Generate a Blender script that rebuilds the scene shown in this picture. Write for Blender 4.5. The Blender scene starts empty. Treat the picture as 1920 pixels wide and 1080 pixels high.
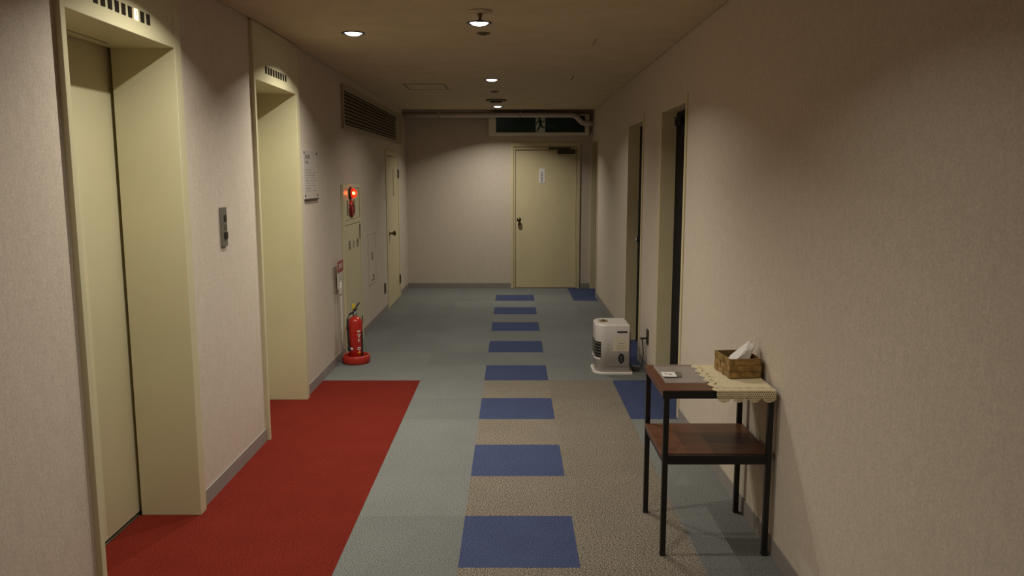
import bpy, bmesh, math, random
from mathutils import Vector, Matrix
random.seed(7)
scene = bpy.context.scene
C = scene.collection

# ------------------------------------------------------------------ camera
F_PX, HCAM, PITCH = 1490.0, 1.582, math.atan(210 / 1490.0)
cd = bpy.data.cameras.new('camera')
cd.sensor_width = 36.0
cd.lens = F_PX / 1920.0 * 36.0
cd.shift_x = -2.0 / 1920.0
cd.clip_start = 0.05
cam = bpy.data.objects.new('camera', cd)
C.objects.link(cam)
cam.location = (0, 0, HCAM)
cam.rotation_euler = (math.pi / 2 - PITCH, 0, 0)
scene.camera = cam

# ------------------------------------------------------------------ world, view
w = bpy.data.worlds.new('world')
scene.world = w
w.use_nodes = True
w.node_tree.nodes['Background'].inputs[0].default_value = (0.0, 0.0, 0.0, 1)
vs = scene.view_settings
vs.view_transform = 'Standard'
vs.look = 'None'
vs.gamma = 1.0
vs.use_curve_mapping = False
vs.exposure = 0.0
scene.cycles.max_bounces = 10
scene.cycles.diffuse_bounces = 6

# downlights: x, y, watts, beam spread in degrees, label
LAMP_COL = (1.0, 0.965, 0.85)
DOWNLIGHTS = [
    (-0.99, 3.14, 15.0, 137, 'recessed round downlight in front of the nearer elevator'),
    (-0.99, 5.10, 15.5, 137, 'lit round downlight left of the others, in front of the farther elevator'),
    (-0.196, -0.74, 5.5, 140, 'recessed round downlight in the ceiling behind the camera'),
    (-0.196, 2.02, 8.5, 136, 'recessed round downlight over the near end of the corridor'),
    (-0.196, 4.77, 16.5, 141, 'lit round downlight right beside the small sprinkler, largest in view on the centre line'),
    (-0.196, 7.50, 11.0, 140, 'lit round downlight halfway down the corridor ceiling'),
    (-0.196, 10.31, 16.0, 132, 'lit round downlight closest to the end wall'),
]

# ------------------------------------------------------------------ materials
MATS = {}
def pmat(name, col, rough=0.5, metal=0.0, spec=0.5, var=0.0, vscale=8.0, stretch=(1, 1, 1), bump=0.0, bscale=200.0,
         bstretch=(1, 1, 1), rand=0.0, speck=0.0, sscale=300.0, emit=None, estr=0.0, alpha=None, trans=0.0, ior=1.45, coat=0.0, bdist=0.002):
    m = bpy.data.materials.new(name)
    m.use_nodes = True
    nt = m.node_tree
    b = nt.nodes['Principled BSDF']
    b.inputs['Roughness'].default_value = rough
    b.inputs['Metallic'].default_value = metal
    b.inputs['Specular IOR Level'].default_value = spec
    b.inputs['IOR'].default_value = ior
    b.inputs['Transmission Weight'].default_value = trans
    b.inputs['Coat Weight'].default_value = coat
    if alpha is not None: b.inputs['Alpha'].default_value = alpha
    if emit:
        b.inputs['Emission Color'].default_value = (*emit, 1)
        b.inputs['Emission Strength'].default_value = estr
    geo = nt.nodes.new('ShaderNodeNewGeometry')
    def noise(scale, st, detail=3.0):
        mp = nt.nodes.new('ShaderNodeMapping')
        mp.inputs['Scale'].default_value = st
        nt.links.new(geo.outputs['Position'], mp.inputs['Vector'])
        n = nt.nodes.new('ShaderNodeTexNoise')
        n.inputs['Scale'].default_value = scale
        n.inputs['Detail'].default_value = detail
        nt.links.new(mp.outputs[0], n.inputs['Vector'])
        return n.outputs['Fac']
    val = None      # multiplicative brightness factor
    def mul(a, b_):
        if a is None: return b_
        q = nt.nodes.new('ShaderNodeMath'); q.operation = 'MULTIPLY'
        nt.links.new(a, q.inputs[0]); nt.links.new(b_, q.inputs[1])
        return q.outputs[0]
    def ranged(src, amt, lo=0.3, hi=0.7):
        q = nt.nodes.new('ShaderNodeMapRange')
        q.inputs['From Min'].default_value = lo; q.inputs['From Max'].default_value = hi
        q.inputs['To Min'].default_value = 1 - amt; q.inputs['To Max'].default_value = 1 + amt
        nt.links.new(src, q.inputs['Value'])
        return q.outputs[0]
    if var: val = mul(val, ranged(noise(vscale, stretch), var))
    if speck: val = mul(val, ranged(noise(sscale, (1, 1, 1), 1.0), speck))
    if rand:
        oi = nt.nodes.new('ShaderNodeObjectInfo')
        val = mul(val, ranged(oi.outputs['Random'], rand, 0, 1))
    if val is None:
        b.inputs['Base Color'].default_value = (*col, 1)
    else:
        mx = nt.nodes.new('ShaderNodeVectorMath'); mx.operation = 'SCALE'
        mx.inputs[0].default_value = col
        nt.links.new(val, mx.inputs['Scale'])
        nt.links.new(mx.outputs[0], b.inputs['Base Color'])
    if bump:
        bp = nt.nodes.new('ShaderNodeBump')
        bp.inputs['Strength'].default_value = bump
        bp.inputs['Distance'].default_value = bdist
        nt.links.new(noise(bscale, bstretch, 2.0), bp.inputs['Height'])
        nt.links.new(bp.outputs[0], b.inputs['Normal'])
    MATS[name] = m
    return m

M_wall = pmat('wallpaper', (0.58, 0.495, 0.405), 0.75, spec=0.25, var=0.035, vscale=34, stretch=(1, 1, 0.4), speck=0.09, sscale=150, bump=0.4, bscale=150, bstretch=(1, 1, 0.3))
M_ceil = pmat('ceiling_board', (0.56, 0.465, 0.315), 0.9, spec=0.1, var=0.06, vscale=5, speck=0.06, sscale=120, bump=0.4, bscale=90, bstretch=(0.4, 1, 1))
M_cream = pmat('cream_enamel', (0.575, 0.52, 0.33), 0.38, spec=0.4, var=0.03, vscale=3)
M_creamdoor = pmat('cream_door_paint', (0.60, 0.51, 0.315), 0.45, spec=0.4, var=0.03, vscale=4)
M_base = pmat('vinyl_baseboard', (0.27, 0.238, 0.22), 0.5, var=0.05, vscale=6)
M_red = pmat('red_carpet', (0.150, 0.0175, 0.0105), 0.95, spec=0.05, var=0.06, vscale=5, speck=0.5, sscale=200, bump=0.3, bscale=300)
M_grey = pmat('sage_grey_carpet', (0.165, 0.167, 0.158), 0.95, spec=0.05, var=0.05, vscale=2.5, speck=0.55, sscale=200, rand=0.07, bump=0.3, bscale=300)
M_blue = pmat('blue_carpet', (0.053, 0.066, 0.130), 0.95, spec=0.05, var=0.05, vscale=5, speck=0.6, sscale=200, rand=0.06, bump=0.3, bscale=300)
M_beige = pmat('beige_carpet', (0.185, 0.155, 0.122), 0.95, spec=0.05, var=0.05, vscale=4, speck=1.0, sscale=180, rand=0.05, bump=0.3, bscale=300)
M_sub = pmat('subfloor', (0.05, 0.05, 0.05), 0.9)
M_dark = pmat('dark_gap', (0.012, 0.012, 0.012), 0.8)
M_navy = pmat('dark_door_paint', (0.003, 0.003, 0.006), 0.6, spec=0.2)  # near-black colour stands for the darkness of open rooms
M_black = pmat('black_metal', (0.012, 0.011, 0.011), 0.42, spec=0.5)
M_rubber = pmat('black_rubber', (0.02, 0.02, 0.02), 0.6)
M_wood = pmat('brown_wood_veneer', (0.12, 0.042, 0.020), 0.34, spec=0.3, var=0.28, vscale=14, stretch=(0.6, 4, 4), coat=0.0)
M_steel = pmat('brushed_steel', (0.40, 0.38, 0.33), 0.38, metal=1.0)
M_greymetal = pmat('grey_plate_metal', (0.20, 0.185, 0.15), 0.4, metal=0.4)
M_brass = pmat('dark_brass', (0.14, 0.11, 0.055), 0.25, metal=1.0)
M_chrome = pmat('chrome', (0.7, 0.7, 0.7), 0.15, metal=1.0)
M_hinge = pmat('bronze_hinge', (0.06, 0.048, 0.03), 0.4, metal=0.6)
M_white = pmat('white_enamel', (0.66, 0.60, 0.56), 0.25, spec=0.5)
M_plastic = pmat('off_white_plastic', (0.58, 0.53, 0.46), 0.4)
M_label = pmat('cream_paper_label', (0.62, 0.55, 0.42), 0.6)
M_paper = pmat('white_paper', (0.74, 0.70, 0.66), 0.7)
M_print = pmat('black_print', (0.015, 0.015, 0.014), 0.6)
M_pgrey = pmat('grey_print', (0.26, 0.24, 0.22), 0.6)
M_laminate = pmat('laminated_notice', (0.50, 0.45, 0.41), 0.3)
M_extred = pmat('red_gloss_paint', (0.46, 0.020, 0.012), 0.22, spec=0.6, coat=0.3)
M_redplastic = pmat('red_plastic', (0.42, 0.026, 0.016), 0.4)
M_redsign = pmat('faded_red_sign', (0.33, 0.075, 0.07), 0.5)
M_darkred = pmat('dark_red_button', (0.22, 0.012, 0.010), 0.3)
M_yellow = pmat('yellow_plastic', (0.62, 0.45, 0.03), 0.4)
M_orange = pmat('orange_print', (0.75, 0.27, 0.02), 0.5)
M_green = pmat('exit_green', (0.002, 0.024, 0.022), 0.35)
M_palegreen = pmat('pale_green_print', (0.02, 0.085, 0.06), 0.5)
M_signwhite = pmat('sign_white', (0.50, 0.52, 0.44), 0.4)
M_signcase = pmat('sign_case', (0.72, 0.66, 0.52), 0.5)
M_pipe = pmat('painted_pipe', (0.56, 0.48, 0.42), 0.5)
M_vent = pmat('tan_vent_paint', (0.34, 0.27, 0.16), 0.5)
M_lace = pmat('beige_crochet', (0.72, 0.61, 0.40), 0.9, spec=0.1, speck=0.15, sscale=500)
M_bask = pmat('woven_bark', (0.30, 0.185, 0.062), 0.6, var=0.4, vscale=30, rand=0.14)
M_baskin = pmat('woven_bark_inside', (0.20, 0.12, 0.045), 0.7, var=0.3, vscale=40)
M_tissue = pmat('crumpled_paper', (0.78, 0.72, 0.68), 0.8)
M_clear = pmat('clear_acrylic', (0.80, 0.77, 0.73), 0.15, spec=0.6, alpha=0.20)
M_window = pmat('gauge_window', (0.03, 0.026, 0.024), 0.12)
M_gold = pmat('gold_control_panel', (0.34, 0.25, 0.11), 0.35, metal=0.3)
M_lamp_off = pmat('smoked_indicator', (0.016, 0.014, 0.012), 0.2)
M_lamp_on = pmat('lit_indicator', (0.8, 0.6, 0.35), 0.4, emit=(1.0, 0.66, 0.32), estr=2.6)
M_lens = pmat('lamp_lens', (0.8, 0.8, 0.8), 0.4, emit=(0.93, 0.96, 1.0), estr=6.0)
M_redlens = pmat('red_lens', (0.9, 0.10, 0.04), 0.08, trans=0.9, ior=1.2, emit=(1.0, 0.04, 0.012), estr=0.55)
M_redcore = pmat('lamp_core', (0.8, 0.3, 0.1), 0.3, emit=(1.0, 0.34, 0.10), estr=40.0)
M_trim_dark = pmat('dark_lamp_trim', (0.035, 0.032, 0.035), 0.3)  # dark tone of the ring paints in its underexposure beside the bright lens
M_detect = pmat('aged_detector_plastic', (0.17, 0.13, 0.07), 0.6)

# ------------------------------------------------------------------ geometry helpers
class MB:
    def __init__(s): s.bm = bmesh.new()
    def box(s, x0, x1, y0, y1, z0, z1, bev=0.0):
        t = bmesh.new()
        v = [t.verts.new((x, y, z)) for x in (x0, x1) for y in (y0, y1) for z in (z0, z1)]
        for q in ((0, 1, 3, 2), (4, 6, 7, 5), (0, 4, 5, 1), (2, 3, 7, 6), (0, 2, 6, 4), (1, 5, 7, 3)):
            t.faces.new([v[i] for i in q])
        bmesh.ops.recalc_face_normals(t, faces=t.faces)
        if bev:
            bmesh.ops.bevel(t, geom=t.edges[:], offset=bev, segments=2, affect='EDGES', profile=0.5)
        s.merge(t)
        return s
    def merge(s, t, mtx=None):
        me = bpy.data.meshes.new('t')
        t.to_mesh(me); t.free()
        if mtx is not None: me.transform(mtx)
        s.bm.from_mesh(me)
        bpy.data.meshes.remove(me)
    def lathe(s, prof, n=24, mtx=None, smooth=True):
        t = bmesh.new()
        rings = []
        for r, z in prof:
            if r < 1e-6: rings.append([t.verts.new((0, 0, z))])
            else: rings.append([t.verts.new((r * math.cos(2 * math.pi * i / n), r * math.sin(2 * math.pi * i / n), z)) for i in range(n)])
        for a, b in zip(rings[:-1], rings[1:]):
            for i in range(n):
                j = (i + 1) % n
                if len(a) == 1 and len(b) == 1: continue
                if len(a) == 1: t.faces.new((a[0], b[j], b[i]))
                elif len(b) == 1: t.faces.new((a[i], a[j], b[0]))
                else: t.faces.new((a[i], a[j], b[j], b[i]))
        bmesh.ops.recalc_face_normals(t, faces=t.faces)
        for f in t.faces: f.smooth = smooth
        s.merge(t, mtx)
        return s
    def tube(s, pts, r, n=8, closed_ends=True):
        t = bmesh.new()
        pts = [Vector(p) for p in pts]
        rings = []
        for i, p in enumerate(pts):
            d = (pts[min(i + 1, len(pts) - 1)] - pts[max(i - 1, 0)]).normalized()
            up = Vector((0, 0, 1)) if abs(d.z) < 0.9 else Vector((1, 0, 0))
            a = d.cross(up).normalized(); b = d.cross(a).normalized()
            rings.append([t.verts.new(p + r * (math.cos(2 * math.pi * k / n) * a + math.sin(2 * math.pi * k / n) * b)) for k in range(n)])
        for a, b in zip(rings[:-1], rings[1:]):
            for i in range(n):
                f = t.faces.new((a[i], a[(i + 1) % n], b[(i + 1) % n], b[i])); f.smooth = True
        if closed_ends:
            t.faces.new(rings[0]); t.faces.new(rings[-1][::-1])
        bmesh.ops.recalc_face_normals(t, faces=t.faces)
        s.merge(t)
        return s
    def prism(s, poly, z0, z1, mtx=None, inset_top=0.0, smooth=False):
        """poly: (x,y) outline extruded z0..z1; optional rounded top rim"""
        t = bmesh.new()
        levels = [(0, z0)]
        if inset_top:
            for k in range(5):
                a = math.pi / 2 * k / 4
                levels.append((inset_top * (1 - math.cos(a)), z1 - inset_top + inset_top * math.sin(a)))
        else: levels.append((0, z1))
        cx = sum(p[0] for p in poly) / len(poly); cy = sum(p[1] for p in poly) / len(poly)
        ex = max(abs(p[0] - cx) for p in poly); ey = max(abs(p[1] - cy) for p in poly)
        rings = []
        for ins, z in levels:
            rings.append([t.verts.new((cx + (x - cx) * (1 - ins / ex), cy + (y - cy) * (1 - ins / ey), z)) for x, y in poly])
        n = len(poly)
        for a, b in zip(rings[:-1], rings[1:]):
            for i in range(n):
                f = t.faces.new((a[i], a[(i + 1) % n], b[(i + 1) % n], b[i])); f.smooth = smooth
        t.faces.new(rings[0][::-1]); t.faces.new(rings[-1])
        bmesh.ops.recalc_face_normals(t, faces=t.faces)
        s.merge(t, mtx)
        return s
    def build(s, name, mat, parent=None, loc=None):
        me = bpy.data.meshes.new(name)
        s.bm.to_mesh(me); s.bm.free()
        me.materials.append(mat)
        return link(name, me, parent, loc)

def link(name, me, parent=None, loc=None):
    o = bpy.data.objects.new(name, me)
    C.objects.link(o)
    if parent is not None: o.parent = parent
    if loc is not None: o.location = loc
    return o

def box(name, mat, parent, x0, x1, y0, y1, z0, z1, bev=0.0):
    return MB().box(x0, x1, y0, y1, z0, z1, bev).build(name, mat, parent)

def tag(o, label, cat=None, group=None, kind=None):
    o['label'] = label
    if cat: o['category'] = cat
    if group: o['group'] = group
    if kind: o['kind'] = kind
    return o

def thing(name, label, cat, loc=(0, 0, 0), rz=0.0, group=None, kind=None):
    o = bpy.data.objects.new(name, None)
    o.empty_display_size = 0.1
    C.objects.link(o)
    o.location = loc
    o.rotation_euler = (0, 0, rz)
    return tag(o, label, cat, group, kind)

def struct(o, label=None):
    o['kind'] = 'structure'
    if label: o['label'] = label
    return o

def basis(right, up, loc):
    r = Vector(right).normalized(); u = Vector(up).normalized(); n = r.cross(u)
    m = Matrix((r, u, n)).transposed().to_4x4()
    m.translation = Vector(loc)
    return m

def text(name, body, size, mat, parent, right, up, loc, align='CENTER', spacing=1.0, thick=0.0004, xs=1.0, bold=0.0):
    cu = bpy.data.curves.new('txt', 'FONT')
    cu.body = body; cu.size = size; cu.align_x = align; cu.align_y = 'CENTER'
    cu.space_line = spacing; cu.extrude = thick; cu.offset = bold
    to = bpy.data.objects.new('txt', cu)
    C.objects.link(to)
    dg = bpy.context.evaluated_depsgraph_get()
    me = bpy.data.meshes.new_from_object(to.evaluated_get(dg))
    bpy.data.objects.remove(to); bpy.data.curves.remove(cu)
    me.name = name
    me.transform(basis(right, up, loc) @ Matrix.Diagonal((xs, 1, 1, 1)))
    me.materials.clear(); me.materials.append(mat)
    return link(name, me, parent)

XROT = lambda loc: basis((0, 1, 0), (0, 0, 1), loc)       # local z axis -> +x
NXROT = lambda loc: basis((0, -1, 0), (0, 0, 1), loc)     # local z axis -> -x
NYROT = lambda loc: basis((1, 0, 0), (0, 0, 1), loc)      # local z axis -> -y

# ------------------------------------------------------------------ the setting
XL, XR, YE, YF, ZC = -1.49, 1.09, 11.20, -1.45, 2.46
ZTOP = 2.76
XLB, XRB = -1.92, 1.46
EC = (3.138, 5.088)              # elevator centres
EH0, EH1 = 0.463, 0.487          # frame half-widths (near, far)
DL = (9.40, 10.36, 1.85)         # left door opening
OPEN_R = [(5.072, 5.948), (6.732, 7.638), (10.302, 11.188)]
HO = 2.05

fl = MB().box(XLB, XRB, YF - .15, YE + .15, -0.15, -0.006).build('floor', M_sub)
struct(fl, 'corridor floor laid with square carpet tiles')

# carpet tiles, each its own piece
tile_cache = {}
def tile(x0, x1, y0, y1, mat):
    g = 0.00012
    key = (round(x1 - x0, 3), round(y1 - y0, 3), mat.name)
    if key not in tile_cache:
        hx, hy = (x1 - x0) / 2 - g, (y1 - y0) / 2 - g
        b = MB().box(-hx, hx, -hy, hy, -0.006, 0.0)
        me = bpy.data.meshes.new('carpet_tile')
        b.bm.to_mesh(me); b.bm.free(); me.materials.append(mat)
        tile_cache[key] = me
    return link('carpet_tile', tile_cache[key], fl, ((x0 + x1) / 2, (y0 + y1) / 2, 0))
XS = [XL, -1.225, -0.725, -0.225, 0.275, 0.775, XR]
k = -9
while 3.05 + 0.5 * k < YE - 0.01:
    y0 = 3.05 + 0.5 * k; y1 = min(y0 + 0.5, YE)
    near = y0 < 6.0
    for i in range(6):
        m = M_grey
        if i <= 1 and near: m = M_red
        elif i == 3: m = M_blue if (k % 2 == 0 and y0 < 10.5) else (M_beige if near else M_grey)
        elif i == 4 and near: m = M_beige
        elif i == 5 and (5.0 < y0 < 6.0 or y0 > 10.0): m = M_blue
        if i == 5 and 6.5 < y0 < 7.1:
            tile(0.775, 0.86, y0, y1, M_grey); tile(0.86, XR, y0, y1, M_blue); continue
        tile(XS[i], XS[i + 1], y0, y1, m)
    k += 1
for a, b in OPEN_R: tile(XR, 1.195, a + .028, b - .028, M_blue)
for c in EC: tile(-1.757, XL, c - 0.433, c + 0.42, M_red)

# left wall
mb = MB()
segs = [(YF, EC[0] - EH0), (EC[0] + EH1, EC[1] - EH0), (EC[1] + EH1, DL[0]), (DL[1], YE)]
for a, b in segs: mb.box(XLB, XL, a, b, 0, ZTOP)
for c in EC: mb.box(XLB, XL, c - EH0, c + EH1, ZC, ZTOP)
mb.box(XLB, XL, DL[0], DL[1], DL[2], ZTOP)
mb.box(XLB - .05, XLB, YF, YE, 0, ZTOP)
struct(mb.build('wall_left', M_wall), 'papered wall with the two elevators')
# right wall
mb = MB()
ys = [YF] + [v for p in OPEN_R for v in p] + [YE]
for a, b in zip(ys[0::2], ys[1::2]): mb.box(XR, XRB, a, b, 0, ZTOP)
for a, b in OPEN_R: mb.box(XR, XRB, a, b, HO, ZTOP)
mb.box(XRB, XRB + .05, YF, YE, 0, ZTOP)
struct(mb.build('wall_right', M_wall), 'plain papered wall behind the small table')
# end wall with door opening
DE = (-0.02, 0.925, 2.03)
mb = MB()
mb.box(XLB, DE[0], YE, YE + .2, 0, ZTOP); mb.box(DE[1], XRB, YE, YE + .2, 0, ZTOP); mb.box(DE[0], DE[1], YE, YE + .2, DE[2], ZTOP)
mb.box(XLB, XRB, YE + .2, YE + .25, 0, ZTOP)
struct(mb.build('wall_end', M_wall), 'papered wall closing the far end of the corridor')
struct(box('wall_front', M_wall, None, XLB, XRB, YF - .15, YF, 0, ZTOP), 'wall behind the camera')  # unseen wall added to bounce light into the corridor

# ceiling: a board with round holes for the downlights
bm = bmesh.new()
def loop(pts):
    v = [bm.verts.new((x, y, ZC)) for x, y in pts]
    return [bm.edges.new((v[i], v[(i + 1) % len(v)])) for i in range(len(v))]
CE = 10.81
ed = loop([(XL + .007, YF), (XR - .007, YF), (XR - .007, CE), (XL + .007, CE)])
for x, y, p, sp, l in DOWNLIGHTS:
    ed += loop([(x + 0.062 * math.cos(a * math.pi / 16), y + 0.062 * math.sin(a * math.pi / 16)) for a in range(32)])
bmesh.ops.triangle_fill(bm, use_beauty=True, edges=ed)
r = bmesh.ops.extrude_face_region(bm, geom=bm.faces[:])
bmesh.ops.translate(bm, verts=[v for v in r['geom'] if isinstance(v, bmesh.types.BMVert)], vec=(0, 0, 0.02))
bmesh.ops.recalc_face_normals(bm, faces=bm.faces)
me = bpy.data.meshes.new('ceiling'); bm.to_mesh(me); bm.free(); me.materials.append(M_ceil)
ceiling = struct(link('ceiling', me), 'flat ceiling board with a dark slot at its far end')
box('slab', M_dark, ceiling, XLB, XRB, YF, YE, ZTOP, ZTOP + .08)
box('fascia', M_ceil, ceiling, XL + .007, XR - .007, CE - .02, CE, ZC + .0201, ZTOP)

for x0_, y0_, y1_, wd in ((.532, 7.22, 7.54, .012), (.536, 5.30, 5.57, .006)):
    box('board_joint', M_detect, ceiling, x0_, x0_ + wd, y0_, y1_, ZC - .002, ZC - .0002)

# baseboards
BH, BT = 0.075, 0.006
mb = MB()
for a, b in ((YF, EC[0] - EH0), (EC[0] + EH1, EC[1] - EH0), (EC[1] + EH1, 6.895), (7.715, DL[0] - .045), (DL[1] + .045, YE - BT)): mb.box(XL, XL + BT, a, b, 0, BH)
struct(mb.build('baseboard_left', M_base), 'grey vinyl skirting under the elevator wall')
mb = MB()
for a, b in ((YF, 5.05), (5.97, 6.71), (7.66, 10.28)): mb.box(XR - BT, XR, a, b, 0, BH)
struct(mb.build('baseboard_right', M_base), 'grey vinyl skirting along the plain right wall')
mb = MB().box(XL, -.033, YE - BT, YE, 0, BH).box(.938, XR, YE - BT, YE, 0, BH)
struct(mb.build('baseboard_end', M_base), 'grey vinyl skirting along the end wall')

# end door
d = thing('door_1', 'cream flush door at the far end under the green exit sign', None, (0, YE, 0), kind='structure')
fr = MB()
for a, b in ((-.032, .006), (.900, .937)): fr.box(a, b, -.018, .12, 0, DE[2] + .012, .003)
for a, b in ((.010, .032), (.887, .896)): fr.box(a, b, .004, .12, 0, DE[2] - .03, .002)
fr.box(.006, .900, -.018, .12, 1.985, DE[2] + .012, .003); fr.box(.032, .887, .004, .12, 1.946, 1.981, .002)
fr.build('door_frame', M_creamdoor, d)
MB().box(.036, .883, .03, .07, 0.008, 1.941, .002).build('door_leaf', M_creamdoor, d)
box('threshold', M_greymetal, d, .036, .883, .0, .12, -.006, .006)
kn = MB().lathe([(0.030, 0), (0.030, .006), (0.012, .010), (0.011, .035), (0.026, .042), (0.031, .058), (0.026, .072), (0, .076)], 20, NYROT((0.083, .03, .975)))
kn = kn.build('door_knob', M_brass, d)
MB().lathe([(0.020, 0), (0.020, .01), (0.012, .014), (0, .014)], 16, NYROT((0.090, .03, .915))).box(.086, .094, .002, .016, .90, .93).build('thumb_turn', M_brass, kn)
cl = MB().box(0.62, 0.86, -.02, .03, 1.885, 1.945, .004).build('door_closer', M_hinge, d)
MB().box(0.50, 0.80, -.035, -.023, 1.95, 1.968).box(0.50, 0.52, -.03, .03, 1.95, 1.975).build('closer_arm', M_hinge, cl)
sg = box('door_plate', M_paper, d, 0.36, 0.445, .026, .03, 1.487, 1.685, 0)
text('lettering', '非\n常\n階\n段', 0.034, M_print, sg, (1, 0, 0), (0, 0, 1), (0.4025, .0255, 1.566), spacing=1.1)

# left door
d = thing('door_2', 'narrow cream door in the left wall with a round dark knob', None, (XL, 0, 0), kind='structure')
fr = MB()
for a, b in ((DL[0] - .04, DL[0] + .03), (DL[1] - .03, DL[1] + .04)): fr.box(-.10, .010, a, b, 0, DL[2] + .04, .002)
fr.box(-.10, .010, DL[0] + .03, DL[1] - .03, DL[2] - .03, DL[2] + .04, .002)
fr.build('door_frame', M_creamdoor, d)
MB().box(-.035, .006, DL[0] + .038, DL[1] - .034, .010, DL[2] - .036, .002).build('door_leaf', M_creamdoor, d)
box('backing', M_dark, d, -.10, -.06, DL[0] + .03, DL[1] - .03, 0, DL[2] - .03)
MB().lathe([(0.028, 0), (0.028, .006), (0.011, .010), (0.010, .035), (0.024, .042), (0.030, .058), (0.024, .072), (0, .076)], 20, XROT((.006, 9.56, .90))).build('door_knob', M_brass, d)
for z in (1.61, 0.25): MB().box(.008, .020, DL[1] - .058, DL[1] - .006, z - .055, z + .055, .003).build('hinge', M_hinge, d)
box('slot_strip', M_vent, d, .006, .009, 9.90, 9.945, 1.34, 1.66)

# right doors, near-black leaves standing for dark open rooms, set back in cream linings
rl = ['dark closed door nearest the small table, deep in its cream opening',
      'dark closed door behind the white heater, deep in its cream opening',
      'dark door opening at the far right corner beside the end wall']
for i, (a, b) in enumerate(OPEN_R):
    d = thing('door_%d' % (3 + i), rl[i], None, (XR, 0, 0), kind='structure')
    fr = MB()
    j = .028
    fr.box(-.008, .165, a, a + j, 0, HO, .002); fr.box(-.004, .165, b - j, b, 0, HO, .002); fr.box(-.002, .165, a + j, b - j, HO - .010, HO, .001)
    fr.box(-.008, 0, a - .018, a, 0, HO + .045, .002)
    if i < 2: fr.box(-.004, 0, b, b + .014, 0, HO + .005, .001)
    fr.build('door_frame', M_creamdoor, d)
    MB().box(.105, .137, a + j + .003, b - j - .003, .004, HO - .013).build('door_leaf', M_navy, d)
    if i == 1:
        MB().lathe([(0.026, 0), (0.026, .006), (0.010, .010), (0.010, .03), (0.022, .036), (0.027, .05), (0.02, .062), (0, .064)], 18, NXROT((.105, 7.36, 1.0))).build('door_knob', M_chrome, d)
    if i == 0:
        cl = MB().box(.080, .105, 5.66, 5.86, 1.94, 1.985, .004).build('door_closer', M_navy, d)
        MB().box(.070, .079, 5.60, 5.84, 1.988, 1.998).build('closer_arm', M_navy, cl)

# ------------------------------------------------------------------ elevators
def elevator(cy, lit, label):
    e = thing('elevator', label, 'elevator', (0, cy, 0), group='elevators in the left wall')
    xf, xb, hw, hn = XL + .022, -1.748, 0.42, 0.433
    MB().box(xb, xf, -EH0, -hn, 0, ZC - .004, .002).build('jamb', M_cream, e)
    MB().box(xb, xf, hw, EH1, 0, ZC - .004, .002).build('jamb', M_cream, e)
    hd = MB().box(xb, xf - .001, -hn + .0005, hw - .0005, 2.13, ZC - .004, .003).build('header', M_cream, e)
    box('soffit_slot', M_print, hd, -1.69, -1.687, -0.05, .28, 2.1285, 2.13)
    for a, b in ((-EH0, -.002), (.002, EH1)):
        MB().box(-1.80, -1.766, a, b, .012, 2.30, .001).build('door_panel', M_cream, e)
    box('shaft_back', M_dark, e, -1.84, -1.82, -EH0, EH1, 0, ZC - .005)
    sl = MB()
    sl.box(-1.80, -1.757, -hn, hw, -.006, .004)
    sl.box(-1.763, -1.760, -hn, hw, .004, .006)
    sl.build('sill', M_steel, e)
    for q in range(9):
        y = -0.231 + 0.0512 * q
        on = (q == lit)
        f_ = MB().box(xf - .004, xf + .0015, y - .015, y + .015, 2.184, 2.226, .001).build('floor_lamp_window', M_lamp_on if on else M_lamp_off, e)
        if on:
            f_['label'] = 'lit amber floor number window'
            text('numeral', '7', 0.026, M_print, f_, (0, 1, 0), (0, 0, 1), (xf + .002, y, 2.206))
    return e
elevator(EC[0], 6, 'nearer cream elevator entrance with one lit floor number above the door')
elevator(EC[1], -1, 'farther cream elevator entrance, all floor numbers unlit, before the notice')

# call button plate
t = thing('call_button_panel', 'slim grey metal call button plate between the two elevators', 'button panel', (XL, 4.078, 1.324))
MB().box(0, .012, -.037, .037, -.100, .100, .002).build('plate', M_greymetal, t)
box('display_window', M_lamp_off, t, .012, .0135, -.008, .026, .026, .060)
b = MB().box(.012, .018, -.012, .030, -.062, -.026, .003).build('call_button', M_lamp_off, t)
box('key_switch', M_steel, t, .012, .014, -.008, .026, -.012, .014)

# ------------------------------------------------------------------ downlights
def downlight(x, y, p, sp, label):
    t = thing('downlight', label, 'downlight', (x, y, ZC), group='recessed ceiling downlights')
    MB().lathe([(0.056, .004), (0.060, -.004), (0.066, -.006), (0.073, -.003), (0.074, 0.0)], 32).build('trim_ring', M_trim_dark, t)
    MB().lathe([(0.058, .004), (0.0605, .012), (0.0605, .10), (0, .10)], 32).build('can', M_steel, t)
    MB().lathe([(0, -.016), (0.02, -.0152), (0.038, -.011), (0.050, -.004), (0.0555, .004), (0.0555, .014), (0, .014)], 32).build('lens', M_lens, t)
    ld = bpy.data.lights.new('bulb', 'AREA')
    ld.shape = 'DISK'; ld.size = 0.035; ld.energy = p; ld.color = LAMP_COL; ld.spread = math.radians(sp)
    lo = bpy.data.objects.new('bulb', ld)
    C.objects.link(lo); lo.parent = t; lo.location = (0, 0, -.018)
for a in DOWNLIGHTS: downlight(*a)

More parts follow.
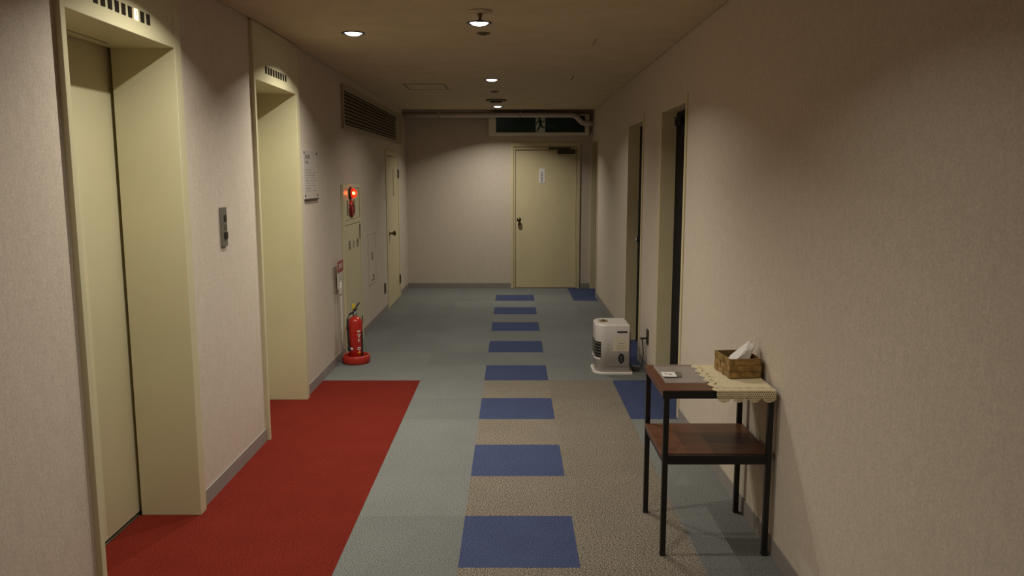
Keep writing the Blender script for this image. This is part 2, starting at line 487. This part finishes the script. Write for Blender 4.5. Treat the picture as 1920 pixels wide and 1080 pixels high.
# other ceiling fittings
t = thing('sprinkler', 'small sprinkler head hanging in front of the nearest centre downlight', 'sprinkler', (-0.178, 4.44, ZC))
MB().lathe([(0, -.0005), (0.065, -.0005), (0.067, -.004), (0.05, -.010), (0.018, -.012), (0, -.012)], 28).build('escutcheon', M_ceil, t)
MB().lathe([(0.012, -.012), (0.012, -.03), (0.007, -.034), (0.007, -.05), (0, -.05)], 14).build('stem', M_brass, t)
MB().lathe([(0, -.049), (0.027, -.050), (0.027, -.053), (0, -.054)], 18).build('deflector', M_trim_dark, t)
def detector(name, label, x, y, r, h, inner):
    t = thing(name, label, 'detector', (x, y, ZC))
    MB().lathe([(0, -.0003), (r, -.0003), (r, -h * .4), (r * .85, -h * .6), (0, -h * .6)], 28).build('housing', M_detect if inner else M_ceil, t)
    MB().lathe([(0, -h * .55), (r * .6, -h * .6), (r * .55, -h), (0, -h)], 24).build('grille', M_hinge, t)
detector('ceiling_sensor', 'small dark sensor disc just beyond the nearest centre downlight', -0.185, 5.10, 0.042, 0.012, True)
detector('ceiling_sensor', 'small flat disc on the ceiling before the round smoke detector', -0.195, 8.52, 0.05, 0.012, True)
detector('smoke_detector', 'wide round dark smoke detector just before the last downlight', -0.198, 9.46, 0.12, 0.035, True)
t = thing('access_panel', 'square ceiling access hatch near the wall louvre', 'hatch', (-0.86, 8.10, ZC))
mb = MB()
mb.box(-.20, .20, -.26, -.245, -.004, -.0003).box(-.20, .20, .245, .26, -.004, -.0003).box(-.20, -.185, -.245, .245, -.004, -.0003).box(.185, .20, -.245, .245, -.004, -.0003)
mb.build('frame', M_detect, t)
box('hatch_board', M_ceil, t, -.184, .184, -.244, .244, -.0025, -.0003)

# pipe across the far slot
t = thing('ceiling_pipe', 'pale painted pipe crossing above the exit sign with a kink at right', 'pipe', (0, 10.95, 2.398))
pts = [(XL + .001, 0, 0), (-0.5, 0, 0), (0.3, 0, 0), (0.76, 0, 0), (0.82, 0, -.006), (0.865, 0, -.03), (0.905, 0, -.075), (0.945, 0, -.105), (0.99, 0, -.112), (XR - .001, 0, -.112)]
MB().tube(pts, .035, 14).build('pipe_run', M_pipe, t)
for x in (-1.0, 0.1): MB().box(x - .012, x + .012, -.036, .036, -.036, .036, .004).box(x - .006, x + .006, -.004, .004, .03, .36).build('pipe_clamp', M_pipe, t)

# exit sign
t = thing('exit_sign', 'long unlit green exit sign in a pale case over the end door', 'sign', (0.353, 11.06, 2.275))
hx = .686
mb = MB()
mb.box(-hx, hx, -.02, .14, -.14, .14, .004)
mb.build('case', M_signcase, t)
pn = box('green_panel', M_green, t, -.585, .626, -.024, -.019, -.104, .118)
mb = MB().box(-.045, .085, -.0265, -.0245, -.112, .11)
mb.build('doorway_mark', M_signwhite, pn)
man = MB()
def limb(p, q, w0, w1):
    p = Vector((p[0], p[1])); q = Vector((q[0], q[1])); n = (q - p).normalized(); n = Vector((-n.y, n.x))
    man.prism([tuple(p + n * w0), tuple(p - n * w0), tuple(q - n * w1), tuple(q + n * w1)], 0, .0015, NYROT((0, -.0265, 0)))
man.lathe([(0, .0015), (0.017, .0015), (0.017, 0)], 16, NYROT((.005, -.0265, .082)), False)
limb((.012, .062), (.022, -.01), .020, .016)
limb((.012, .055), (-.030, .030), .008, .006); limb((-.030, .030), (-.038, .0), .006, .005)
limb((.018, .055), (.058, .032), .008, .006); limb((.058, .032), (.076, .052), .006, .005)
limb((.020, -.005), (-.005, -.05), .012, .009); limb((-.005, -.05), (-.030, -.095), .009, .007)
limb((.024, -.005), (.052, -.04), .012, .009); limb((.052, -.04), (.083, -.045), .008, .006)
man.build('running_figure', M_green, pn)
text('lettering', '非常口', 0.05, M_palegreen, pn, (1, 0, 0), (0, 0, 1), (.175, -.0248, -.03))

# ------------------------------------------------------------------ left wall fittings
t = thing('notice_board', 'laminated notice sheet screwed to the wall beyond the farther elevator', 'notice', (XL, 5.893, 1.59))
MB().box(0, .006, -.195, .195, -.175, .175, .001).build('sheet', M_laminate, t)
pr = MB()
pr.box(.006, .0066, -.15, -.02, .115, .145); pr.box(.006, .0066, -.15, -.06, .08, .10)
for q in range(9):
    z = .035 - q * .019
    y = -.15
    while y < .13:
        l = random.uniform(.012, .05)
        if random.random() < .75: pr.box(.006, .0064, y, min(y + l, .15), z - .003, z + .003)
        y += l + .010
pr.build('print', M_pgrey, t)
for y in (-.18, .18):
    for z in (-.15, .158): MB().lathe([(0.009, 0), (0.009, .003), (0, .006)], 10, XROT((.006, y, z))).build('screw', M_hinge, t)
MB().box(.003, .014, -.19, .19, -.182, -.172, .001).build('bottom_clip', M_hinge, t)

t = thing('fire_hose_cabinet', 'tall cream fire hydrant cabinet with a lit red alarm lamp', 'cabinet', (XL, 7.305, 0))
hw = .395
mb = MB()
mb.box(0, .022, -hw, -hw + .05, 0, 1.51, .002).box(0, .022, hw - .05, hw, 0, 1.51, .002)
mb.box(0, .022, -hw + .05, hw - .05, 1.47, 1.51, .002).box(0, .022, -hw + .05, hw - .05, 1.15, 1.19, .002).box(0, .022, -hw + .05, hw - .05, 0, .06, .002)
mb.build('frame', M_cream, t)
ap = MB().box(0, .016, -hw + .053, hw - .053, 1.193, 1.467, .002).build('alarm_panel', M_cream, t)
for y in (-.20, .10): MB().box(.016, .019, y - .022, y + .022, 1.23, 1.37, .001).build('bell_slot', M_greymetal, ap)  # grey upright mark on each side of the alarm button
lp = MB().lathe([(0.058, 0), (0.058, .014), (0.048, .018)], 24, XROT((.016, -.085, 1.428))).build('alarm_lamp', M_black, ap)
MB().lathe([(0.046, .018), (0.044, .036), (0.036, .052), (0.020, .064), (0, .067)], 24, XROT((.016, -.085, 1.428))).build('red_dome', M_redlens, lp)
MB().lathe([(0, .022), (0.010, .026), (0.012, .034), (0.010, .042), (0, .046)], 14, XROT((.016, -.085, 1.428))).build('glowing_core', M_redcore, lp)
bt = MB().lathe([(0.078, 0), (0.078, .012), (0.066, .024), (0.045, .026), (0.040, .014), (0, .014)], 28, XROT((.016, -.060, 1.285))).build('alarm_button', M_darkred, ap)
MB().lathe([(0.032, 0), (0.030, .006), (0, .007)], 18, XROT((.030, -.060, 1.285))).build('push_disc', M_redplastic, bt)
dr = MB().box(0, .018, -hw + .055, hw - .055, .065, 1.145, .002).build('hose_door', M_cream, t)
for i, ch in enumerate('消火栓'): text('lettering', ch, .09, M_print, dr, (0, 1, 0), (0, 0, 1), (.0185, -.165 + .185 * i, .955), bold=.0006, xs=1.15)
MB().box(.018, .028, .30, .325, .99, 1.07, .002).build('door_pull', M_steel, dr)
for z in (1.09, .2): MB().box(.018, .024, .315, .335, z - .035, z + .035, .002).build('hinge', M_hinge, dr)

t = thing('wall_access_panel', 'small flush service panel between the fire cabinet and the left door', 'panel', (XL, 8.36, .73))
mb = MB()
mb.box(0, .008, -.22, .22, .25, .27).box(0, .008, -.22, .22, -.27, -.25).box(0, .008, -.22, -.20, -.25, .25).box(0, .008, .20, .22, -.25, .25)
mb.build('frame', M_wall, t)
dd = MB().box(0, .005, -.194, .194, -.244, .244, .001).build('panel_door', M_wall, t)
box('latch', M_hinge, dd, .005, .010, -.035, -.015, -.02, .06)
box('lower_latch', M_hinge, dd, .005, .010, .02, .05, -.215, -.18)
box('label_slip', M_hinge, dd, .005, .0065, -.06, .10, -.242, -.232)

t = thing('wall_outlet', 'dark wall outlet plate low on the wall left of the narrow door', 'outlet', (XL, 9.14, .29))
MB().box(0, .010, -.035, .035, -.06, .06, .002).build('cover_plate', M_hinge, t)
box('socket', M_black, t, .010, .0115, -.014, .014, -.03, .03)

t = thing('vent_grille', 'long louvred vent grille high on the left wall', 'vent', (XL, 0, 0))
y0, y1, z0, z1 = 7.03, 10.64, 1.99, 2.37
box('back', M_dark, t, 0, .003, y0 + .03, y1 - .03, z0 + .03, z1 - .03)
mb = MB()
mb.box(0, .022, y0, y1, z0, z0 + .04, .002).box(0, .022, y0, y1, z1 - .045, z1, .002).box(0, .022, y0, y0 + .04, z0 + .04, z1 - .045, .002).box(0, .022, 10.15, y1, z0 + .04, z1 - .045, .002)
mb.build('frame', M_vent, t)
n = 9
for i in range(n):
    z = z0 + .052 + i * (z1 - z0 - .095) / n
    b_ = MB()
    b_.prism([(.003, .018), (.020, 0), (.020, .004), (.003, .022)], 0, 10.15 - y0 - .04, basis((1, 0, 0), (0, 0, 1), (0, 10.15, z)))
    b_.build('slat', M_vent, t)

# fire extinguisher stand with sign pole
ex, ey = -1.345, 6.66
t = thing('extinguisher_stand', 'red round extinguisher tray with a pale sign post against the left wall', 'stand', (ex, ey, 0))
MB().lathe([(0, 0), (0.112, 0), (0.119, .010), (0.119, .060), (0.112, .070), (0.102, .070), (0.098, .058), (0.096, .012), (0, .012)], 40).build('tray', M_redplastic, t)
MB().tube([(-.098, -.055, .055), (-.100, -.055, .35), (-.104, -.050, .62), (-.106, -.048, .70)], .009, 10).build('post', M_plastic, t)
sb = MB().box(-.114, -.106, -.125, .060, .645, .845, .003).build('sign_board', M_plastic, t)
rb = MB().box(-.106, -.103, -.140, .075, .785, .880, .002).build('red_header', M_redsign, t)
text('lettering', '消火器', .05, M_plastic, rb, (0, 1, 0), (0, 0, 1), (-.1026, -.033, .833))
MB().box(-.112, -.094, -.075, -.02, .60, .66, .004).build('clip', M_plastic, t)

t = thing('fire_extinguisher', 'red fire extinguisher standing in the round red tray', 'fire extinguisher', (ex, ey, .0125))
bd = MB().lathe([(0, 0), (0.055, 0), (0.061, .008), (0.061, .335), (0.057, .357), (0.045, .374), (0.026, .385), (0.018, .390), (0.018, .400), (0, .40)], 36).build('cylinder', M_extred, t)
MB().lathe([(0.021, .395), (0.021, .415), (0.016, .420), (0.016, .445), (0, .445)], 16).build('valve', M_greymetal, t)
MB().box(-.012, .012, -.02, .055, .436, .448, .003).build('lower_handle', M_black, t)
lv = MB().tube([(0, -.015, .450), (0.008, .01, .462), (.020, .04, .482), (.028, .058, .496)], .0065, 8).build('squeeze_lever', M_black, t)
MB().box(-.020, .004, -.020, .004, .456, .496, .004).box(-.012, -.002, -.014, -.004, .440, .460).build('safety_pin', M_yellow, t)
hz = MB().tube([(-.010, -.018, .425), (-.035, -.050, .415), (-.052, -.060, .37), (-.054, -.056, .30), (-.050, -.055, .20), (-.046, -.058, .15)], .0085, 10).build('hose', M_rubber, t)
MB().lathe([(0.010, 0), (0.012, .03), (0.008, .06)], 12, Matrix.Translation((-.046, -.060, .10))).build('nozzle', M_rubber, hz)
MB().box(-.072, -.050, -.05, -.02, .285, .30, .002).build('hose_clip', M_redplastic, t)
def on_cyl(deg, z, r=.0614):
    a = math.radians(deg)
    n = Vector((math.sin(a), -math.cos(a), 0)); rt = Vector((math.cos(a), math.sin(a), 0))
    return rt, n * r + Vector((0, 0, z))
rt, p = on_cyl(38, .225)
text('lettering', 'ヤ\nマ\nト', .036, M_paper, bd, rt, (0, 0, 1), p, spacing=1.0, bold=.001)
rt, p = on_cyl(38, .118)
MB().lathe([(0.015, 0), (0.015, .001), (0.007, .001), (0.007, 0)], 18, basis(rt, (0, 0, 1), p)).build('ring_mark', M_paper, bd)
rt, p = on_cyl(38, .082)
MB().lathe([(0, .001), (0.014, .001), (0.014, 0)], 18, basis(rt, (0, 0, 1), p)).build('round_mark', M_orange, bd)
rt, p = on_cyl(-24, .115)
MB().lathe([(0, .001), (0.014, .001), (0.014, 0)], 18, basis(rt, (0, 0, 1), p)).build('white_sticker', M_paper, bd)
lab = MB()
for q in range(6):
    a0, a1 = 62 + q * 8, 70 + q * 8
    pa = [on_cyl(a_, z_, .0616)[1] for a_, z_ in ((a0, .045), (a1, .045), (a1, .26), (a0, .26))]
    vv = [lab.bm.verts.new(v) for v in pa]; lab.bm.faces.new(vv)
lab.build('instruction_label', M_print, bd)

# ------------------------------------------------------------------ white fan heater
hxc, hyc = 0.83, 6.41
t = thing('fan_heater', 'white kerosene fan heater on the carpet by the right wall', 'heater', (hxc, hyc, 0))
def outline(front, back, hy, rf, rb, n=7):
    pts = []
    for k in range(n):                      # near front corner
        a = math.pi + math.pi / 2 * k / (n - 1); pts.append((front + rf + rf * math.cos(a), -hy + rf * .95 + rf * .95 * math.sin(a)))
    for k in range(n):
        a = -math.pi / 2 + math.pi / 2 * k / (n - 1); pts.append((back - rb + rb * math.cos(a), -hy + rb + rb * math.sin(a)))
    for k in range(n):
        a = math.pi / 2 * k / (n - 1); pts.append((back - rb + rb * math.cos(a), hy - rb + rb * math.sin(a)))
    for k in range(n):
        a = math.pi / 2 + math.pi / 2 * k / (n - 1); pts.append((front + rf + rf * math.cos(a), hy - rf * .95 + rf * .95 * math.sin(a)))
    return pts
body = MB().prism(outline(-.165, .108, .162, .085, .012), .016, .405, inset_top=.018, smooth=True).build('body', M_white, t)
MB().prism(outline(-.182, .135, .178, .10, .012), 0, .017, inset_top=.006).build('base_plate', M_white, t)
# outlet louvre follows the curved front
ol = outline(-.167, .108, .164, .085, .012)
arc = ol[1:7][::-1]
fr_line = ol[2:7][::-1]
front_pts = [ol[4], ol[3], ol[2], ol[1], ol[0], ol[27], ol[26], ol[25], ol[24]]
def ribbon(mbx, pts, z0, z1, off):
    prev = None
    cxx, cyy = -.02, 0
    rows = []
    for (x, y) in pts:
        d_ = Vector((x - cxx, y - cyy)).normalized()
        rows.append((mbx.bm.verts.new((x + d_.x * off, y + d_.y * off, z0)), mbx.bm.verts.new((x + d_.x * off, y + d_.y * off, z1)),
                     mbx.bm.verts.new((x - d_.x * .004, y - d_.y * .004, z1)), mbx.bm.verts.new((x - d_.x * .004, y - d_.y * .004, z0))))
    for a, b in zip(rows[:-1], rows[1:]):
        for i in range(4): mbx.bm.faces.new((a[i], b[i], b[(i + 1) % 4], a[(i + 1) % 4]))
    mbx.bm.faces.new(rows[0]); mbx.bm.faces.new(rows[-1][::-1])
    bmesh.ops.recalc_face_normals(mbx.bm, faces=mbx.bm.faces)
    return mbx
lo = ribbon(MB(), front_pts, .135, .262, .0005).build('air_outlet', M_black, t)
for q in range(5): ribbon(MB(), front_pts, .150 + q * .024, .155 + q * .024, .004).build('louvre_slat', M_greymetal, lo)
ribbon(MB(), front_pts, .118, .134, .006).build('outlet_lip', M_white, t)
yn = -.1622
MB().box(.005, .085, yn - .0015, yn + .01, .338, .352, .0005).build('grip_slot', M_window, t)
lb = box('side_label', M_label, t, -.030, .098, yn - .0008, yn + .004, .19, .305)
box('label_print', M_pgrey, lb, .015, .065, yn - .0012, yn, .248, .254)
pr = MB()
for q in range(4): pr.box(.0, .09 - q * .008, yn - .0012, yn, .235 - q * .011, .2375 - q * .011)
pr.build('label_print', M_vent, lb)
for q in range(6): MB().box(-.072, -.060 - .003 * (q % 2), yn - .001, yn + .004, .235 - q * .028, .243 - q * .028).build('warning_mark', M_vent, t)
ov = [(.040 + .024 * math.cos(a * math.pi / 10) , .128 + .042 * math.sin(a * math.pi / 10)) for a in range(20)]
gw = MB().prism(ov, 0, .002, NYROT((0, yn, 0))).build('fuel_gauge_window', M_window, t)
box('gauge_float', M_greymetal, gw, .036, .042, yn - .0028, yn - .002, .10, .15)
box('panel_seam', M_greymetal, t, -.075, .10, yn - .0006, yn, .058, .0605)
MB().box(-.125, -.055, -.045, .055, .402, .4075, .001).build('control_panel', M_gold, t)
for y in (-.02, .03): MB().lathe([(0.011, 0), (0.011, .005), (0, .005)], 14, Matrix.Translation((-.09, y, .4075))).build('control_button', M_hinge, t)
box('tank_lid_seam', M_pgrey, t, -.02, .03, -.125, -.121, .404, .4056)
MB().box(.108, .122, -.10, .10, .05, .33, .003).build('rear_filter', M_black, t)
MB().tube([(.118, -.08, .08), (.15, -.10, .02), (.17, -.06, .012), (.19, -.12, .012), (.215, -.10, .05), (.225, -.11, .16), (.215, -.11, .27), (.20, -.11, .286)], .004, 8).build('power_cord', M_rubber, t)

t = thing('wall_outlet', 'dark outlet plate with a black plug on the pier behind the heater', 'outlet', (XR, 6.30, .296))
MB().box(-.010, 0, -.036, .036, -.06, .06, .002).build('cover_plate', M_hinge, t)
MB().box(-.060, -.010, -.010, .010, -.018, -.006, .002).build('plug', M_black, t)

# ------------------------------------------------------------------ small table
tx0, tx1, ty0, ty1, tz = .612, 1.074, 3.15, 3.605, .715
t = thing('side_table', 'small brown wooden side table with black metal legs and a lower shelf', 'table', ((tx0 + tx1) / 2, (ty0 + ty1) / 2, 0))
W, D = (tx1 - tx0) / 2, (ty1 - ty0) / 2
MB().box(-W, W, -D + .004, D - .004, tz - .030, tz, .003).build('tabletop', M_wood, t)
lg = .022
for sx in (-1, 1):
    for sy in (-1, 1):
        x = sx * (W - lg / 2 - .006); y = sy * (D - lg / 2)
        l_ = MB().box(x - lg / 2, x + lg / 2, y - lg / 2, y + lg / 2, .006, tz - .031, .0015).build('leg', M_black, t)
        MB().box(x - lg / 2 - .001, x + lg / 2 + .001, y - lg / 2 - .001, y + lg / 2 + .001, 0, .012, .001).build('rubber_foot', M_rubber, l_)
for sy in (-1, 1):
    a, b = sorted((sy * D, sy * (D - .005)))
    MB().box(-W, W, a - (.0 if sy > 0 else .0), b, tz - .034, tz - .002, .001).build('edge_rail', M_black, t)
    y = sy * (D - lg / 2)
    MB().box(-W + .03, W - .03, y - .009, y + .009, .400, .420, .001).build('shelf_rail', M_black, t)
for sx in (-1, 1):
    x = sx * (W - lg / 2 - .006)
    MB().box(x - .009, x + .009, -D + lg, D - lg, .400, .420, .001).build('shelf_rail', M_black, t)
sh = MB().box(-W + .004, W - .004, -D + lg + .001, D - lg - .001, .4205, .440, .002).build('shelf', M_wood, t)
MB().box(-W + .029, W - .029, -D + .001, -D + lg, .4205, .438, .001).build('shelf_front_edge', M_black, t)

ZT = tz + .0003
# lace runner hanging over the front edge
ux0, ux1 = .835, 1.070
t = thing('lace_doily', 'beige crocheted lace cloth hanging over the front of the side table', 'doily', (0, 0, 0))
cell = .002
nu = int((ux1 + .002 - ux0 + .022) / cell); L_top = 3.590 - (ty0 - .0035)
hang0 = .020
nv = int((L_top + hang0 + .030) / cell)
bm = bmesh.new(); vc = {}
nsc = 4; sw = (ux1 - ux0 + .010) / nsc
def pos(i, j):
    x = ux0 - .022 + i * cell; v = j * cell
    edge = ty0 - .0035
    r_ = .004
    ripple = .0008 * math.sin(x * 160) 
    if v <= L_top: return (x, 3.590 - v, ZT + .0018 + .0005 * math.sin(v * 210) * math.sin(x * 190))
    d_ = v - L_top
    return (x, edge - .0025 - ripple - .004 * min(1, d_ / .02), ZT + .0012 - d_)
def keep(i, j):
    x = ux0 - .022 + (i + .5) * cell; v = (j + .5) * cell
    yv = v
    left = ux0 - .020 * abs(math.sin(math.pi * yv / .078)) if v < L_top else ux0 - .006
    if x < left or x > ux1: return False
    if v > L_top:
        d_ = v - L_top
        ph = ((x - ux0 + .006) % sw) / sw
        lim = hang0 + .028 * math.sqrt(max(0, 1 - (2 * ph - 1) ** 2))
        if d_ > lim: return False
        if d_ > lim - cell * 1.5: return True
        if (i + 2 * (j // 4 % 2)) % 4 < 2 and j % 4 < 2: return False
        return True
    border = min(x - left, 9) < .045 or v > L_top - .055 or v < .04
    if border:
        if x - left < cell * 1.6: return True
        if (i + 2 * (j // 4 % 2)) % 4 < 2 and j % 4 < 1: return False
        # open arches at the inside of the border
        u_ = ((x - ux0) % .046) / .046 - .5
        w_ = (L_top - v)
        if .036 < w_ < .040 and abs(u_) > .15: return False
        yv_ = (v % .056) / .056 - .5
        if .030 < x - left < .035 and abs(yv_) > .2 and v < L_top - .05: return False
    return True
for i in range(nu):
    for j in range(nv):
        if not keep(i, j): continue
        q = []
        for a, b in ((i, j), (i + 1, j), (i + 1, j + 1), (i, j + 1)):
            if (a, b) not in vc: vc[(a, b)] = bm.verts.new(pos(a, b))
            q.append(vc[(a, b)])
        bm.faces.new(q)
bmesh.ops.recalc_face_normals(bm, faces=bm.faces)
me = bpy.data.meshes.new('lace_cloth'); bm.to_mesh(me); bm.free(); me.materials.append(M_lace)
o = link('lace_cloth', me, t)
sm = o.modifiers.new('thickness', 'SOLIDIFY'); sm.thickness = .0010; sm.offset = 0
bpy.data.objects['lace_cloth'].location = (0, 0, 0)

# woven basket
ZB = ZT + .0032
t = thing('woven_basket', 'brown woven bark basket on the lace cloth', 'basket', (.990, 3.425, ZB), math.radians(6))
bw, bl, bh = .070, .092, .086
bx = MB()
bx.box(-bw + .003, bw - .003, -bl + .003, bl - .003, 0, .004)
bx.box(-bw + .003, -bw + .006, -bl + .003, bl - .003, .004, bh - .004).box(bw - .006, bw - .003, -bl + .003, bl - .003, .004, bh - .004)
bx.box(-bw + .006, bw - .006, -bl + .003, -bl + .006, .004, bh - .004).box(-bw + .006, bw - .006, bl - .006, bl - .003, .004, bh - .004)
bx.build('liner', M_baskin, t)
def strip(a, b, w0, w1, ph, axis, sgn, lift):
    """wavy ribbon; axis x or y wall, running a..b horizontally at heights w0..w1"""
    m_ = MB(); n_ = 20; rows = []
    for k in range(n_ + 1):
        s_ = a + (b - a) * k / n_
        off = lift + .0016 * math.sin(math.pi * (k / n_ * (b - a) / .037) + ph)
        for th_ in (0, 1):
            o_ = off + (.0012 if th_ else 0)
            if axis == 'y': rows.append([(s_, sgn * (bl + o_ - .002), z) for z in (w0, w1)])
            else: rows.append([(sgn * (bw + o_ - .002), s_, z) for z in (w0, w1)])
    vs_ = [[m_.bm.verts.new(p_) for p_ in r_] for r_ in rows]
    for k in range(n_):
        i0, o0, i1, o1 = vs_[2 * k], vs_[2 * k + 1], vs_[2 * k + 2], vs_[2 * k + 3]
        m_.bm.faces.new((o0[0], o1[0], o1[1], o0[1])); m_.bm.faces.new((i0[0], i0[1], i1[1], i1[0]))
        m_.bm.faces.new((o0[1], o1[1], i1[1], i0[1])); m_.bm.faces.new((o0[0], i0[0], i1[0], o1[0]))
    bmesh.ops.recalc_face_normals(m_.bm, faces=m_.bm.faces)
    return m_.build('weave_strip', M_bask, t)
for sgn in (-1, 1):
    for q in range(3):
        z0 = .003 + q * .0275
        strip(-bw, bw, z0, z0 + .0265, q * math.pi, 'y', sgn, .0)
        strip(-bl, bl, z0, z0 + .0265, q * math.pi, 'x', sgn, .0)
    for q in range(4):
        xc = -bw + (q + .5) * bw / 2
        for rr in range(3):
            if (q + rr) % 2 == 0: MB().box(xc - .0165, xc + .0165, *sorted((sgn * (bl - .002), sgn * (bl + .0022))), .003 + rr * .0275, .0295 + rr * .0275, .0008).build('weave_strip', M_bask, t)
    for q in range(5):
        yc = -bl + (q + .5) * bl * 2 / 5
        for rr in range(3):
            if (q + rr) % 2 == 0: MB().box(*sorted((sgn * (bw - .002), sgn * (bw + .0022))), yc - .0165, yc + .0165, .003 + rr * .0275, .0295 + rr * .0275, .0008).build('weave_strip', M_bask, t)
rm = MB()
for sgn in (-1, 1):
    rm.box(-bw - .0012, bw + .0012, *sorted((sgn * (bl - .004), sgn * (bl + .0012))), bh - .003, bh, .0005)
    rm.box(*sorted((sgn * (bw - .004), sgn * (bw + .0012))), -bl + .004, bl - .004, bh - .003, bh, .0005)
rm.build('rim', M_bask, t)

# crumpled white paper in the basket
t = thing('crumpled_paper', 'crumpled white paper sticking out of the woven basket', 'paper', (1.012, 3.425, ZB + .0045))
rnd = random.Random(3)
hull = [(-.068, -.035, .045), (-.060, .045, .05), (.008, -.050, .05), (.008, .05, .055), (-.03, -.050, .080), (.0, -.03, .100), (.036, -.020, .110),
        (.054, .0, .122), (.052, .018, .134), (.036, .022, .138), (.055, .026, .118), (.01, .045, .098), (-.035, .02, .085), (-.030, 0, .0040)]
b_ = bmesh.new()
for p_ in hull: b_.verts.new(p_)
bmesh.ops.convex_hull(b_, input=b_.verts[:])
bmesh.ops.triangulate(b_, faces=b_.faces[:])
bmesh.ops.subdivide_edges(b_, edges=b_.edges[:], cuts=2, use_grid_fill=True)
bmesh.ops.triangulate(b_, faces=b_.faces[:])
for v in b_.verts: v.co += Vector((rnd.uniform(-1, 1), rnd.uniform(-1, 1), rnd.uniform(-1, 1))) * .0026
bmesh.ops.recalc_face_normals(b_, faces=b_.faces)
me = bpy.data.meshes.new('crumpled_sheet'); b_.to_mesh(me); b_.free(); me.materials.append(M_tissue)
link('crumpled_sheet', me, t)

# clear tray and the card in it
t = thing('clear_tray', 'shallow clear plastic tray on the left half of the side table', 'tray', (.733, 3.418, ZT))
hx, hy = .088, .150
mb = MB()
mb.box(-hx, hx, -hy, hy, 0, .002)
mb.box(-hx, -hx + .002, -hy, hy, .002, .009).box(hx - .002, hx, -hy, hy, .002, .009).box(-hx + .002, hx - .002, -hy, -hy + .002, .002, .009).box(-hx + .002, hx - .002, hy - .002, hy, .002, .009)
mb.build('tray_shell', M_clear, t)
t = thing('white_card', 'small white card with dark marks lying in the clear tray', 'card', (.682, 3.393, ZT + .0066), math.radians(-3))
MB().box(-.030, .030, -.042, .042, 0, .0008).build('card_sheet', M_paper, t)
pr = MB().box(.002, .012, -.012, .006, .0008, .0011)
for q in range(4): pr.box(-.020, .0 - .003 * (q % 2), .020 - q * .008, .022 - q * .008, .0008, .0011)
pr.build('print', M_pgrey, t)
t = thing('dark_slip', 'dark folded slip under the white card in the clear tray', 'slip', (.698, 3.395, ZT + .0022), math.radians(-8))  # dark sheet put in for a reflection in the tray
MB().box(-.030, .038, -.030, .050, 0, .004, .0008).build('slip_sheet', M_greymetal, t)
